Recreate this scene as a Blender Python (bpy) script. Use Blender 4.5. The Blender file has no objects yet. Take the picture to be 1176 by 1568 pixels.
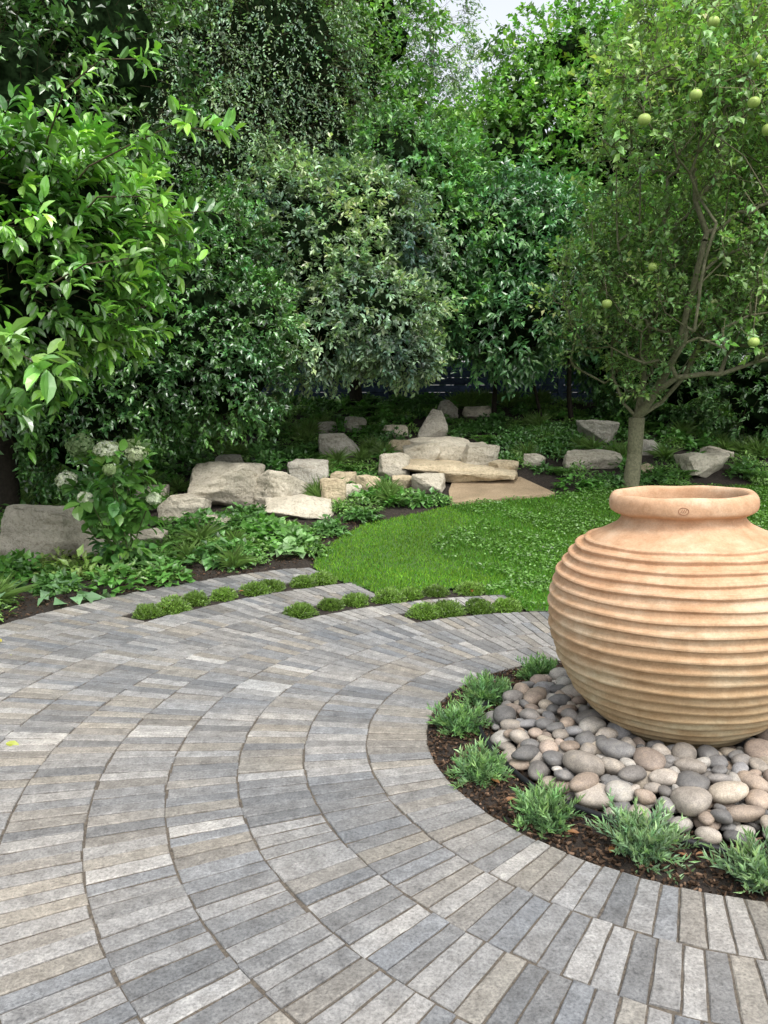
import bpy, bmesh, math, random
import numpy as np
from mathutils import Vector, noise as mnoise
random.seed(7)
rng = np.random.default_rng(7)
scene = bpy.context.scene
COLL = scene.collection
GL = 1.7

# ---------------------------------------------------------------- helpers
def link(ob, parent=None):
    COLL.objects.link(ob)
    if parent is not None:
        ob.parent = parent
    return ob

def empty(name):
    e = bpy.data.objects.new(name, None)
    e.empty_display_size = 0.2
    return link(e)

def norm(a):
    return a / (np.linalg.norm(a, axis=-1, keepdims=True) + 1e-9)

def tri_mesh(name, V, F, mat, col=None, smooth=False, parent=None):
    V = np.asarray(V, dtype=np.float32); F = np.asarray(F, dtype=np.int32)
    k = F.shape[1]
    me = bpy.data.meshes.new(name)
    me.vertices.add(len(V)); me.vertices.foreach_set('co', V.ravel())
    me.loops.add(F.size); me.loops.foreach_set('vertex_index', F.ravel())
    me.polygons.add(len(F))
    me.polygons.foreach_set('loop_start', np.arange(0, F.size, k, dtype=np.int32))
    me.polygons.foreach_set('use_smooth', np.full(len(F), smooth, dtype=bool))
    me.update(calc_edges=True)
    if col is not None:
        ca = me.color_attributes.new('Col', 'FLOAT_COLOR', 'POINT')
        c4 = np.ones((len(V), 4), dtype=np.float32); c4[:, :3] = col
        ca.data.foreach_set('color', c4.ravel())
    me.materials.append(mat)
    me.validate()
    return link(bpy.data.objects.new(name, me), parent)

class MB:
    def __init__(s): s.v = []; s.f = []; s.c = []
    def add(s, vs, fs, col=(1, 1, 1)):
        o = len(s.v); s.v.extend([tuple(v) for v in vs])
        s.f.extend([tuple(i + o for i in f) for f in fs]); s.c.extend([col] * len(vs))
    def tube(s, pts, rad, sides=6, col=(1, 1, 1)):
        pts = [Vector(p) for p in pts]; vs = []; fs = []
        for i, p in enumerate(pts):
            a = pts[max(i - 1, 0)]; b = pts[min(i + 1, len(pts) - 1)]
            t = (b - a).normalized()
            u = t.cross(Vector((0.13, 0.97, 0.2))).normalized(); w = t.cross(u)
            for k in range(sides):
                an = 2 * math.pi * k / sides
                vs.append(p + (u * math.cos(an) + w * math.sin(an)) * rad[i])
        for i in range(len(pts) - 1):
            for k in range(sides):
                k2 = (k + 1) % sides
                fs.append((i * sides + k, i * sides + k2, (i + 1) * sides + k2, (i + 1) * sides + k))
        fs.append(tuple(range((len(pts) - 1) * sides, len(pts) * sides)))
        s.add(vs, fs, col)
    def obj(s, name, mat, parent=None, smooth=False):
        me = bpy.data.meshes.new(name); me.from_pydata(s.v, [], s.f)
        ca = me.color_attributes.new('Col', 'FLOAT_COLOR', 'POINT')
        c4 = np.ones((len(s.v), 4), dtype=np.float32); c4[:, :3] = np.array(s.c)
        ca.data.foreach_set('color', c4.ravel())
        me.materials.append(mat)
        me.polygons.foreach_set('use_smooth', [smooth] * len(me.polygons))
        me.update()
        return link(bpy.data.objects.new(name, me), parent)

# ---------------------------------------------------------------- materials
def newmat(name):
    m = bpy.data.materials.new(name); m.use_nodes = True
    nt = m.node_tree; b = nt.nodes['Principled BSDF']
    return m, nt, b
def N(nt, t, **kw):
    n = nt.nodes.new(t)
    for k, v in kw.items(): setattr(n, k, v)
    return n
def noise_node(nt, scale, detail=4, rough=0.6, vec=None, coord='Object'):
    tc = N(nt, 'ShaderNodeTexCoord'); n = N(nt, 'ShaderNodeTexNoise')
    n.inputs['Scale'].default_value = scale; n.inputs['Detail'].default_value = detail
    n.inputs['Roughness'].default_value = rough
    nt.links.new(vec if vec is not None else tc.outputs[coord], n.inputs['Vector'])
    return n
def ramp(nt, src, stops):
    r = N(nt, 'ShaderNodeValToRGB')
    while len(r.color_ramp.elements) < len(stops): r.color_ramp.elements.new(0.5)
    for e, (p, c) in zip(r.color_ramp.elements, stops):
        e.position = p; e.color = (*c, 1) if len(c) == 3 else c
    nt.links.new(src, r.inputs[0]); return r
def mul(nt, a, b, fac=1.0, mode='MULTIPLY'):
    m = N(nt, 'ShaderNodeMix', data_type='RGBA', blend_type=mode)
    m.inputs[0].default_value = fac
    nt.links.new(a, m.inputs[6]); nt.links.new(b, m.inputs[7]); return m.outputs[2]
def bump(nt, b, src, strength, dist):
    bp = N(nt, 'ShaderNodeBump'); bp.inputs['Strength'].default_value = strength
    bp.inputs['Distance'].default_value = dist
    nt.links.new(src, bp.inputs['Height']); nt.links.new(bp.outputs[0], b.inputs['Normal']); return bp
def attr(nt):
    a = N(nt, 'ShaderNodeAttribute'); a.attribute_name = 'Col'; return a

def leaf_mat(name, rough=0.45, spec=0.06, trans=0.3):
    m, nt, b = newmat(name); nt.nodes.remove(b)
    a = attr(nt)
    d = N(nt, 'ShaderNodeBsdfDiffuse'); nt.links.new(a.outputs['Color'], d.inputs[0])
    out = nt.nodes['Material Output']
    t = N(nt, 'ShaderNodeBsdfTranslucent')
    g = N(nt, 'ShaderNodeMix', data_type='RGBA', blend_type='MULTIPLY'); g.inputs[0].default_value = 1
    nt.links.new(a.outputs['Color'], g.inputs[6]); g.inputs[7].default_value = (1.25, 1.6, 0.5, 1)
    nt.links.new(g.outputs[2], t.inputs[0])
    mx = N(nt, 'ShaderNodeMixShader'); mx.inputs[0].default_value = trans
    nt.links.new(d.outputs[0], mx.inputs[1]); nt.links.new(t.outputs[0], mx.inputs[2])
    last = mx
    if spec > 0:
        gl = N(nt, 'ShaderNodeBsdfGlossy'); gl.inputs['Roughness'].default_value = rough; gl.inputs[0].default_value = (1, 1, 1, 1)
        m2 = N(nt, 'ShaderNodeMixShader'); m2.inputs[0].default_value = spec
        nt.links.new(mx.outputs[0], m2.inputs[1]); nt.links.new(gl.outputs[0], m2.inputs[2]); last = m2
    nt.links.new(last.outputs[0], out.inputs[0])
    return m

def attr_mat(name, rough, nscale, lo, hi, bstr=0.3, bdist=0.01, detail=4, spec=0.3):
    m, nt, b = newmat(name); a = attr(nt)
    n = noise_node(nt, nscale, detail, 0.7)
    r = ramp(nt, n.outputs[0], [(0.3, (lo,) * 3), (0.7, (hi,) * 3)])
    nt.links.new(mul(nt, a.outputs['Color'], r.outputs[0]), b.inputs['Base Color'])
    b.inputs['Roughness'].default_value = rough
    b.inputs['Specular IOR Level'].default_value = spec
    if bstr > 0: bump(nt, b, n.outputs[0], bstr, bdist)
    return m

M_leaf = leaf_mat('leaf', .42, .05, .28)
M_gloss = leaf_mat('leaf_glossy', 0.34, 0.085, 0.2)
M_grass = leaf_mat('grass_blade', 0.6, 0, 0.35)
M_bark = attr_mat('bark', 0.9, 30, 0.55, 1.3, 0.6, 0.02)
M_twig = leaf_mat('twig', .5, 0, 0)
M_flower = leaf_mat('petal', 0.7, 0, .2)
M_core = attr_mat('dark_core', 1.0, 14, 0.2, 1.7, 0, detail=2, spec=0.0)  # matt core stuff; in crowns its near-black colour stands in for shade

M_soil, nt, b = newmat('bark_mulch_soil')
n1 = noise_node(nt, 30, 5, 0.75)
r1 = ramp(nt, n1.outputs[0], [(0.3, (0.008, 0.006, 0.004)), (0.55, (0.03, 0.021, 0.015)), (0.75, (0.07, 0.048, 0.033))])
nt.links.new(r1.outputs[0], b.inputs['Base Color'])
b.inputs['Roughness'].default_value = 0.95; bump(nt, b, n1.outputs[0], 0.9, 0.03)
M_lawn, nt, b = newmat('lawn_ground')
n1 = noise_node(nt, 60, 4, 0.7)
r1 = ramp(nt, n1.outputs[0], [(0.3, (0.03, 0.07, 0.01)), (0.7, (0.07, 0.15, 0.025))])
nt.links.new(r1.outputs[0], b.inputs['Base Color']); b.inputs['Roughness'].default_value = 0.95
M_joint, nt, b = newmat('joint_sand')
n1 = noise_node(nt, 90, 4, 0.7)
r1 = ramp(nt, n1.outputs[0], [(0.3, (0.035, 0.03, 0.025)), (0.7, (0.15, 0.125, 0.095))])
nt.links.new(r1.outputs[0], b.inputs['Base Color']); b.inputs['Roughness'].default_value = 0.95
# stone sett
M_sett, nt, b = newmat('stone_sett'); a = attr(nt)
n1 = noise_node(nt, 15, 6, 0.78); n2 = noise_node(nt, 100, 3, 0.75); n3 = noise_node(nt, 1.1, 3, 0.5)
r1 = ramp(nt, n1.outputs[0], [(0.30, (0.55, 0.55, 0.56)), (0.43, (0.86, 0.85, 0.84)), (0.52, (1.0, 1.0, 1.0)), (0.70, (1.42, 1.41, 1.38))])
r2 = ramp(nt, n2.outputs[0], [(0.3, (0.58, 0.58, 0.58)), (0.5, (1, 1, 1)), (0.72, (1.32, 1.32, 1.30))])
r3 = ramp(nt, n3.outputs[0], [(0.35, (0.85, 0.87, 0.89)), (0.65, (1.12, 1.08, 1.02))])
c = mul(nt, mul(nt, mul(nt, a.outputs['Color'], r1.outputs[0]), r2.outputs[0]), r3.outputs[0])
nt.links.new(c, b.inputs['Base Color']); b.inputs['Roughness'].default_value = 0.72
b.inputs['Specular IOR Level'].default_value = 0.3
bump(nt, b, n2.outputs[0], 0.7, 0.005)
# rock
M_rock, nt, b = newmat('limestone_rock'); a = attr(nt)
tc = N(nt, 'ShaderNodeTexCoord'); mp = N(nt, 'ShaderNodeMapping'); mp.inputs['Scale'].default_value = (1, 1, 2.6)
nt.links.new(tc.outputs['Object'], mp.inputs['Vector'])
n1 = noise_node(nt, 3.5, 7, 0.72, vec=mp.outputs[0]); n2 = noise_node(nt, 30, 5, 0.7)
r1 = ramp(nt, n1.outputs[0], [(0.3, (0.58, 0.54, 0.47)), (0.43, (0.92, 0.90, 0.85)), (0.7, (1.18, 1.17, 1.14))])
r2 = ramp(nt, n2.outputs[0], [(0.3, (0.6, 0.59, 0.56)), (0.52, (1.06, 1.06, 1.06))])
nt.links.new(mul(nt, mul(nt, a.outputs['Color'], r1.outputs[0]), r2.outputs[0]), b.inputs['Base Color'])
b.inputs['Roughness'].default_value = 0.9
ad = N(nt, 'ShaderNodeMath', operation='ADD'); nt.links.new(n1.outputs[0], ad.inputs[0]); nt.links.new(n2.outputs[0], ad.inputs[1])
bump(nt, b, ad.outputs[0], 0.8, 0.04)
# pebble
M_pebble, nt, b = newmat('pebble_stone'); a = attr(nt)
n1 = noise_node(nt, 22, 4, .7); n2 = noise_node(nt, 220, 2, .7)
r1 = ramp(nt, n1.outputs[0], [(.3, (.66, .65, .64)), (.5, (.97, .97, .97)), (.72, (1.3, 1.27, 1.2))])
r2 = ramp(nt, n2.outputs[0], [(.35, (.76, .76, .76)), (.65, (1.15, 1.15, 1.15))])
nt.links.new(mul(nt, mul(nt, a.outputs['Color'], r1.outputs[0]), r2.outputs[0]), b.inputs['Base Color'])
b.inputs['Roughness'].default_value = .62; b.inputs['Specular IOR Level'].default_value = .3
M_apple = attr_mat('apple_skin', .35, 20, .85, 1.1, 0)

# terracotta
M_pot, nt, b = newmat('terracotta')
tc = N(nt, 'ShaderNodeTexCoord')
mp = N(nt, 'ShaderNodeMapping'); mp.inputs['Scale'].default_value = (1, 1, 3.0)
nt.links.new(tc.outputs['Object'], mp.inputs['Vector'])
n1 = noise_node(nt, 3.2, 6, 0.65, vec=mp.outputs[0]); n2 = noise_node(nt, 130, 4, 0.7); n3 = noise_node(nt, 14, 5, .75)
r1 = ramp(nt, n1.outputs[0], [(0.3, (0.43, 0.245, 0.135)), (0.5, (0.51, 0.325, 0.20)), (0.68, (0.57, 0.42, 0.29))])
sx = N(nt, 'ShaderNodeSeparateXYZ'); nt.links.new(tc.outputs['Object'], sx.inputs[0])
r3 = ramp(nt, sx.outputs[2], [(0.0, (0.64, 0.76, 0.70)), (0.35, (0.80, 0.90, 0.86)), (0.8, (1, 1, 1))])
r2 = ramp(nt, n2.outputs[0], [(0.3, (0.86, 0.86, 0.86)), (0.7, (1.1, 1.1, 1.1))])
r4 = ramp(nt, n3.outputs[0], [(0.3, (0.80, 0.77, 0.72)), (0.52, (1.0, 1.0, 1.0)), (.72, (1.12, 1.15, 1.2))])
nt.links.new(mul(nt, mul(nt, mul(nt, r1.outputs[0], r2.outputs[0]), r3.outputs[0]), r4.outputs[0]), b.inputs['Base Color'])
b.inputs['Roughness'].default_value = 0.85; b.inputs['Specular IOR Level'].default_value = 0.15
bump(nt, b, n2.outputs[0], 0.35, 0.003)
M_fence = attr_mat('painted_timber', 0.7, 12, 0.6, 1.2, 0)
M_hose = attr_mat('black_plastic', 0.5, 12, 0.8, 1.1, 0)

# ---------------------------------------------------------------- terrain
CX, CY, RB, RW = 1.4, 3.4, 1.2, 0.28
ROUT = RB + RW * 12
def terr(x, y):
    z = np.where(y < 7.2, 0.0, np.where(y < 10.5, (y - 7.2) * 0.1515, np.where(y < 15, 0.5 + (y - 10.5) * 0.26, 1.67 + 0.0 * y)))
    return z
def terr1(x, y): return float(terr(np.array(x), np.array(y)))
POLY = [(-.75, 6.9), (-.73, 7.2), (-.62, 7.8), (-.45, 8.3), (-.2, 8.75), (.4, 9.15), (.85, 9.5), (2.2, 9.95), (3.0, 10.35), (5.3, 10.5), (9, 10.3), (9, .5), (3.5, .5), (1.4, 3.4)]
def inpoly(x, y, P=POLY):
    c = np.zeros(x.shape, bool)
    for i in range(len(P)):
        x1, y1 = P[i]; x2, y2 = P[i - 1]
        cond = ((y1 > y) != (y2 > y)) & (x < (x2 - x1) * (y - y1) / ((y2 - y1) + 1e-9) + x1)
        c ^= cond
    return c
def inlawn(x, y):
    r = np.hypot(x - CX, y - CY); th = np.degrees(np.arctan2(y - CY, x - CX))
    rmin = np.where(th < 98, RB + 4 * RW, np.where(th < 101, RB + 6 * RW, np.where(th < 117, RB + 7 * RW, np.where(th < 118, RB + 9 * RW, ROUT))))
    return inpoly(x, y) & (r > rmin + 0.01) & (th > -30)

xs = np.unique(np.concatenate([np.arange(-9, 11.01, 0.2), np.linspace(-9, -200, 14), np.linspace(11, 200, 14)]))
ys = np.unique(np.concatenate([np.arange(-5, 19.01, 0.2), np.linspace(-5, -200, 12), np.linspace(19, 300, 14)]))
X, Y = np.meshgrid(xs, ys)
Z = terr(X, Y)
R = np.hypot(X - CX, Y - CY)
low = (R < ROUT - 0.05) | inlawn(X, Y)
Z = np.where(low, Z - 0.06, Z + 0.02 * np.sin(X * 3.1 + Y) * np.sin(Y * 2.7) * (R > ROUT + 0.2))
nx, ny = len(xs), len(ys)
idx = np.arange(nx * ny).reshape(ny, nx)
F = np.stack([idx[:-1, :-1], idx[:-1, 1:], idx[1:, 1:], idx[1:, :-1]], -1).reshape(-1, 4)
tri_mesh('ground', np.stack([X, Y, Z], -1).reshape(-1, 3), F, M_soil, smooth=True)

gs = 0.04
lx = np.arange(-1, 9.01, gs); ly = np.arange(0.4, 10.6, gs)
X, Y = np.meshgrid(lx, ly); idx = np.arange(X.size).reshape(X.shape)
F = np.stack([idx[:-1, :-1], idx[:-1, 1:], idx[1:, 1:], idx[1:, :-1]], -1).reshape(-1, 4)
cx = X[:-1, :-1].ravel() + gs / 2; cy = Y[:-1, :-1].ravel() + gs / 2
F = F[inlawn(cx, cy)]
used = np.unique(F); remap = np.zeros(X.size, int); remap[used] = np.arange(len(used))
Vv = np.stack([X, Y, terr(X, Y) + 0.0], -1).reshape(-1, 3)[used]
LAWN = empty('lawn')
tri_mesh('turf', Vv, remap[F], M_lawn, parent=LAWN)

# ---------------------------------------------------------------- leaves
T5 = (np.array([[0, 0, 0], [-.5, .42, .13], [.5, .42, .13], [0, 1, -.12], [0, .5, 0.03]]),
      np.array([[0, 4, 1], [0, 2, 4], [1, 4, 3], [4, 2, 3]]))
T4 = (np.array([[0, 0, 0], [-.5, .45, .12], [.5, .45, .12], [0, 1, -.08]]), np.array([[0, 3, 1], [0, 2, 3]]))
T3 = (np.array([[-.5, 0, 0], [.5, 0, 0], [0, 1, 0]]), np.array([[0, 1, 2]]))
TB = (np.array([[0, 0, 0], [-.36, .2, .06], [.36, .2, .06], [-.5, .52, .1], [.5, .52, .1], [-.34, .8, .03], [.34, .8, .03], [0, 1.02, -.12], [0, .5, 0]]),
      np.array([[0, 8, 1], [1, 8, 3], [3, 8, 5], [5, 8, 7], [7, 8, 6], [6, 8, 4], [4, 8, 2], [2, 8, 0]]))
def build_leaves(name, P, D, Nn, L, W, C, mat, T=T4, parent=None):
    tv, tf = T
    P, D, Nn = [a.reshape(-1, 3) for a in (P, D, Nn)]
    n = len(P); L = np.broadcast_to(np.asarray(L, float).reshape(-1), (n,)); W = np.broadcast_to(np.asarray(W, float).reshape(-1), (n,))
    D = norm(D); S = norm(np.cross(D, Nn)); N2 = np.cross(S, D)
    V = (P[:, None, :] + tv[None, :, 0:1] * (W[:, None, None] * S[:, None, :]) + tv[None, :, 1:2] * (L[:, None, None] * D[:, None, :])
         + tv[None, :, 2:3] * (L[:, None, None] * N2[:, None, :]))
    F = tf[None] + (np.arange(n) * len(tv))[:, None, None]
    C = np.repeat(C.reshape(-1, 3), len(tv), 0)
    return tri_mesh(name, V.reshape(-1, 3), F.reshape(-1, 3), mat, col=C, parent=parent)

UP = np.array([0, 0, 1.0])
def spray_leaves(C, O, m, L, leaf, col, spread=0.9, droop=0.2, leafdroop=0.2, upn=1.0, jit=0.25, hue=0.10, tipy=0.35, gl=None):
    n = len(C)
    axis = norm(norm(O) + rng.normal(0, .35, (n, 3)))
    s = (np.arange(m)[None, :] + rng.random((n, m))) / m
    LL = L * rng.uniform(.6, 1.3, (n, 1))
    P = C[:, None, :] + axis[:, None, :] * (s * LL)[..., None] - UP * (droop * s ** 2 * LL)[..., None]
    r = rng.normal(0, 1, (n, m, 3)); ax = axis[:, None, :]
    lat = norm(r - (r * ax).sum(-1, keepdims=True) * ax)
    D = norm(ax * (.35 + .6 * s[..., None]) + lat * spread - UP * leafdroop)
    Nn = UP * upn + norm(O)[:, None, :] * .55 + rng.normal(0, .38, (n, m, 3))
    Lf = leaf * rng.uniform(.6, 1.2, (n, m))
    c = np.array(col)[None, None] if np.ndim(col) == 1 else col[:, None, :]
    br = (1 + rng.normal(0, jit, (n, 1, 1))) * (1 + rng.normal(0, .2, (n, m, 1)))
    h = rng.normal(0, hue, (n, 1, 1))
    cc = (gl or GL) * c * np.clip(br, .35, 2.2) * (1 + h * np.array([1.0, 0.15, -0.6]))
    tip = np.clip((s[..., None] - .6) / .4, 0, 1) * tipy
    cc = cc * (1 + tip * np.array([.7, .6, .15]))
    return P, D, Nn, Lf, np.clip(cc, 0.003, .6), axis, LL

def twig_prisms(name, A, B, r, mat, col, parent):
    n = len(A); d = norm(B - A); u = norm(np.cross(d, np.array([.3, .9, .2]))); w = np.cross(d, u)
    vs = []
    for k in range(3):
        a = 2 * math.pi * k / 3; o = (u * math.cos(a) + w * math.sin(a))
        vs.append(A + o * r)
    for k in range(3):
        a = 2 * math.pi * k / 3; o = (u * math.cos(a) + w * math.sin(a))
        vs.append(B + o * r * .4)
    V = np.stack(vs, 1).reshape(-1, 3)
    f = np.array([[0, 1, 4, 3], [1, 2, 5, 4], [2, 0, 3, 5]])
    F = (f[None] + (np.arange(n) * 6)[:, None, None]).reshape(-1, 4)
    return tri_mesh(name, V, F, M_twig, col=np.tile(np.array(col), (len(V), 1)), parent=parent)

def ico(sub=2):
    bm = bmesh.new(); bmesh.ops.create_icosphere(bm, subdivisions=sub, radius=1)
    V = np.array([v.co[:] for v in bm.verts]); F = np.array([[v.index for v in f.verts] for f in bm.faces]); bm.free()
    return V, F
ICO2 = ico(2); ICO3 = ico(3)
def lump(V, f, amp, seed):
    r = np.random.default_rng(seed); o = np.zeros(len(V))
    for k in range(5):
        d = norm(r.normal(0, 1, 3)); o += np.sin(V @ d * f * (1 + .5 * k) + r.uniform(0, 6.28)) / (1 + .5 * k)
    return 1 + o * amp / 2

def crown(name, lobes, n, m, L, leaf, wr, col, mat=None, T=T4, core=.66, stems=None, back=.4, lumpf=2.2, lampa=.22, thick=.3,
          barkc=(.025, .02, .014), patch=.3, twr=.004, corecol=(.008, .016, .006), **kw):  # corecol: shade of the crown gaps, put into the colour
    mat = mat or M_leaf
    par = empty(name)
    area = np.array([(l[3] * l[5] + l[3] * l[4] + l[4] * l[5]) for l in lobes]); area /= area.sum()
    Cs, Os = [], []
    for i, l in enumerate(lobes):
        k = int(n * area[i] * 1.8) + 5
        d = norm(rng.normal(0, 1, (k, 3)))
        d = d[(d[:, 1] < back)][:int(n * area[i]) + 1]
        rad = np.array(l[3:6]); c = np.array(l[:3])
        f = lump(d * 1.0 + c, lumpf * max(rad), lampa, 11 + i)
        depth = 1 - thick * rng.random(len(d)) ** 1.6
        out = np.where(rng.random(len(d)) < .18, rng.uniform(1.0, 1.22, len(d)), 1.0)
        p = c + d * rad * (f * depth * out)[:, None]
        Cs.append(p); Os.append(norm(d / rad) + UP * .15)
    C = np.concatenate(Cs); O = np.concatenate(Os)
    keep = np.ones(len(C), bool)
    for l in lobes:
        q = (C - np.array(l[:3])) / np.array(l[3:6]); keep &= (np.linalg.norm(q, axis=1) > .6)
    keep &= C[:, 2] > terr(C[:, 0], C[:, 1]) + .05
    C = C[keep]; O = O[keep]
    pf = np.array([mnoise.noise(Vector(p) * 1.3) for p in C])
    pc = np.array(col)[None] * (1 + patch * 2 * pf[:, None] * np.array([1.1, 1, .7]))
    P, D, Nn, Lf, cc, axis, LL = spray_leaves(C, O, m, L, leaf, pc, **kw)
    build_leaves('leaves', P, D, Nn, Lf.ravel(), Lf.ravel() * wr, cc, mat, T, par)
    twig_prisms('twigs', C - axis * LL * .5, C + axis * LL * .7, twr, M_bark, (.045, .042, .024), par)
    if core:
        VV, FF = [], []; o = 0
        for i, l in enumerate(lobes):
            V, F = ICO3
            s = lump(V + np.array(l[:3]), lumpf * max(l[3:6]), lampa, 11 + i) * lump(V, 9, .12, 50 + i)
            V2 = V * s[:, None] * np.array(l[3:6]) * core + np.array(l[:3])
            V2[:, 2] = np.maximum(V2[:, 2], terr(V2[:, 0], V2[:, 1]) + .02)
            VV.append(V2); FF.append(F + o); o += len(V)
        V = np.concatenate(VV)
        tri_mesh('dark_core', V, np.concatenate(FF), M_core, col=np.tile(np.array(corecol), (len(V), 1)), parent=par)  # near-black blobs added as painted shade behind the leaves
    if stems:
        mb = MB()
        for (a, b_, r) in stems:
            a = Vector(a); b_ = Vector(b_); pts = []; rr = []
            for k in range(7):
                t = k / 6; p = a.lerp(b_, t) + Vector((math.sin(t * 5 + a.x * 3) * .06, math.cos(t * 4 + a.y) * .05, 0)) * (b_ - a).length * .35 * math.sin(t * 3.1)
                pts.append(p); rr.append(r * (1 - .55 * t))
            mb.tube(pts, rr, 8, barkc)
        mb.obj('stems', M_bark, par, True)
    return par

# ---- shrubs and trees --------------------------------------------------
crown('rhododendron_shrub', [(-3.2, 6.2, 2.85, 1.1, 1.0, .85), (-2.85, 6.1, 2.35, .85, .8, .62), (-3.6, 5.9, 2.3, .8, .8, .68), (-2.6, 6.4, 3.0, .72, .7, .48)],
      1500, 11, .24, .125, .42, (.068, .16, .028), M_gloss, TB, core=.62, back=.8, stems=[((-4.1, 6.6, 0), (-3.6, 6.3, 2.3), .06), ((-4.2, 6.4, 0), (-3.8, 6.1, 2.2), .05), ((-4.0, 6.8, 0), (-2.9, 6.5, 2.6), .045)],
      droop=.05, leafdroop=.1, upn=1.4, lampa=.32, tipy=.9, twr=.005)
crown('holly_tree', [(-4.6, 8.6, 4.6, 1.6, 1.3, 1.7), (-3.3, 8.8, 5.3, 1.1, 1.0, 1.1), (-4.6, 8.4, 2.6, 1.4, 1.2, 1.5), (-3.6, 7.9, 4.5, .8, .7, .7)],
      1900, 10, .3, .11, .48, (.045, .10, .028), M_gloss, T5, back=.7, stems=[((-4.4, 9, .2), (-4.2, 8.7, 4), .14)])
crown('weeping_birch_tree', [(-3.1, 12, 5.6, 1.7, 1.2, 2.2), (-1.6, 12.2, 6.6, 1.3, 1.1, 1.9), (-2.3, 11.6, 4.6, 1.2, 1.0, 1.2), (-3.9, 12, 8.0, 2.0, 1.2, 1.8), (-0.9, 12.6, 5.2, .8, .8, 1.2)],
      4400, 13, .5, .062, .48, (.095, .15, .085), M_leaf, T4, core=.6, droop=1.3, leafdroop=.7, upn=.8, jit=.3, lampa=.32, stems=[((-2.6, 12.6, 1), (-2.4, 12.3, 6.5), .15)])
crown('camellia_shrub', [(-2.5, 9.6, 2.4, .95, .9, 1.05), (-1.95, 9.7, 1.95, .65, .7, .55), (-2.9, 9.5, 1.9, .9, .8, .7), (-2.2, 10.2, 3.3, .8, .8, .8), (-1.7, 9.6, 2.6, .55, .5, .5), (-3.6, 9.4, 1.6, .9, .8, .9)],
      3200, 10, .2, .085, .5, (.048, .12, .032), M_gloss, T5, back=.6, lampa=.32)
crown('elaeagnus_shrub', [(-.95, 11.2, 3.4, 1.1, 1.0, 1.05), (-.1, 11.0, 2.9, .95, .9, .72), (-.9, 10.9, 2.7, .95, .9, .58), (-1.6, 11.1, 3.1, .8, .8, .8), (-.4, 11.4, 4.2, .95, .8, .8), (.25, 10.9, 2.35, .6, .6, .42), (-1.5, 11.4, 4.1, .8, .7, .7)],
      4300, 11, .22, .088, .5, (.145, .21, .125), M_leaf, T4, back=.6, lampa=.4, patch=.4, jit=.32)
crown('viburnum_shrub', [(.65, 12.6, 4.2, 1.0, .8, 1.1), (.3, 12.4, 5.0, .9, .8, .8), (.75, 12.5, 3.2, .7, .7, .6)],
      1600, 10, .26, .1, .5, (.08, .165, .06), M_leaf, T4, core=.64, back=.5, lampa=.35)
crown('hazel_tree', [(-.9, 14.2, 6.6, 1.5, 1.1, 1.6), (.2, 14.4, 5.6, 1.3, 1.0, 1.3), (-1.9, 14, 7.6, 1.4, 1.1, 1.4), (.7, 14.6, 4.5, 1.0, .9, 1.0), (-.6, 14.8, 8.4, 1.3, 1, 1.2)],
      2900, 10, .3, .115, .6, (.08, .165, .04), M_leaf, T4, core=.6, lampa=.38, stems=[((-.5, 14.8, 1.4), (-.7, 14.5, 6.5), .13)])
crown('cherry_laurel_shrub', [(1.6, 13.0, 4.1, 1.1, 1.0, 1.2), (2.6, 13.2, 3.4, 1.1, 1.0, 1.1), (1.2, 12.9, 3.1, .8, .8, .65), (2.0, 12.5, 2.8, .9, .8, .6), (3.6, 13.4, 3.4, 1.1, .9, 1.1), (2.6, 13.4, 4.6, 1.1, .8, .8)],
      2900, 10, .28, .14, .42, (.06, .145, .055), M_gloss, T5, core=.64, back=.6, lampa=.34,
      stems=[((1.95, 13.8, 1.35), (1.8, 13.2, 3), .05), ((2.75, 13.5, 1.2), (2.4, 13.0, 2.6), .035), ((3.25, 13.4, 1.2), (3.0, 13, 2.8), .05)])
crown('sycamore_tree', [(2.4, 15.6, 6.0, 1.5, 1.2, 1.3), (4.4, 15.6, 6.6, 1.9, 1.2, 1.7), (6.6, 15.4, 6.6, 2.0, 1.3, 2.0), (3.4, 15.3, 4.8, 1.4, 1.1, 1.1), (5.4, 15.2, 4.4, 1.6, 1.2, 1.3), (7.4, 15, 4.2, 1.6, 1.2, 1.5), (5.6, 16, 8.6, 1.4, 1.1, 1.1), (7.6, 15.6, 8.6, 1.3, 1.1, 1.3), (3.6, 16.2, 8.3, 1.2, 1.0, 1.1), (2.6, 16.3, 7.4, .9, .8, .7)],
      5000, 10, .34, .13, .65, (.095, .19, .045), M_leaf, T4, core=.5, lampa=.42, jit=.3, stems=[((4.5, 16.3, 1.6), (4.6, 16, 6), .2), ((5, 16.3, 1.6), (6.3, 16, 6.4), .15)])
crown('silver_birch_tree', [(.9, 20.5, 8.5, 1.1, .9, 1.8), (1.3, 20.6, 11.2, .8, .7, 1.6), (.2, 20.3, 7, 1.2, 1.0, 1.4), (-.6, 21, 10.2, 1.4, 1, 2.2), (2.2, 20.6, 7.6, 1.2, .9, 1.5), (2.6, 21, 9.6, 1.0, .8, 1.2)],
      3100, 12, .5, .11, .5, (.12, .18, .11), M_leaf, T4, core=0, thick=.9, droop=1.0, leafdroop=.6, upn=.7, stems=[((1.0, 20.9, 1.6), (1.15, 20.7, 12), .12)], barkc=(.16, .16, .15))
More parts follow.
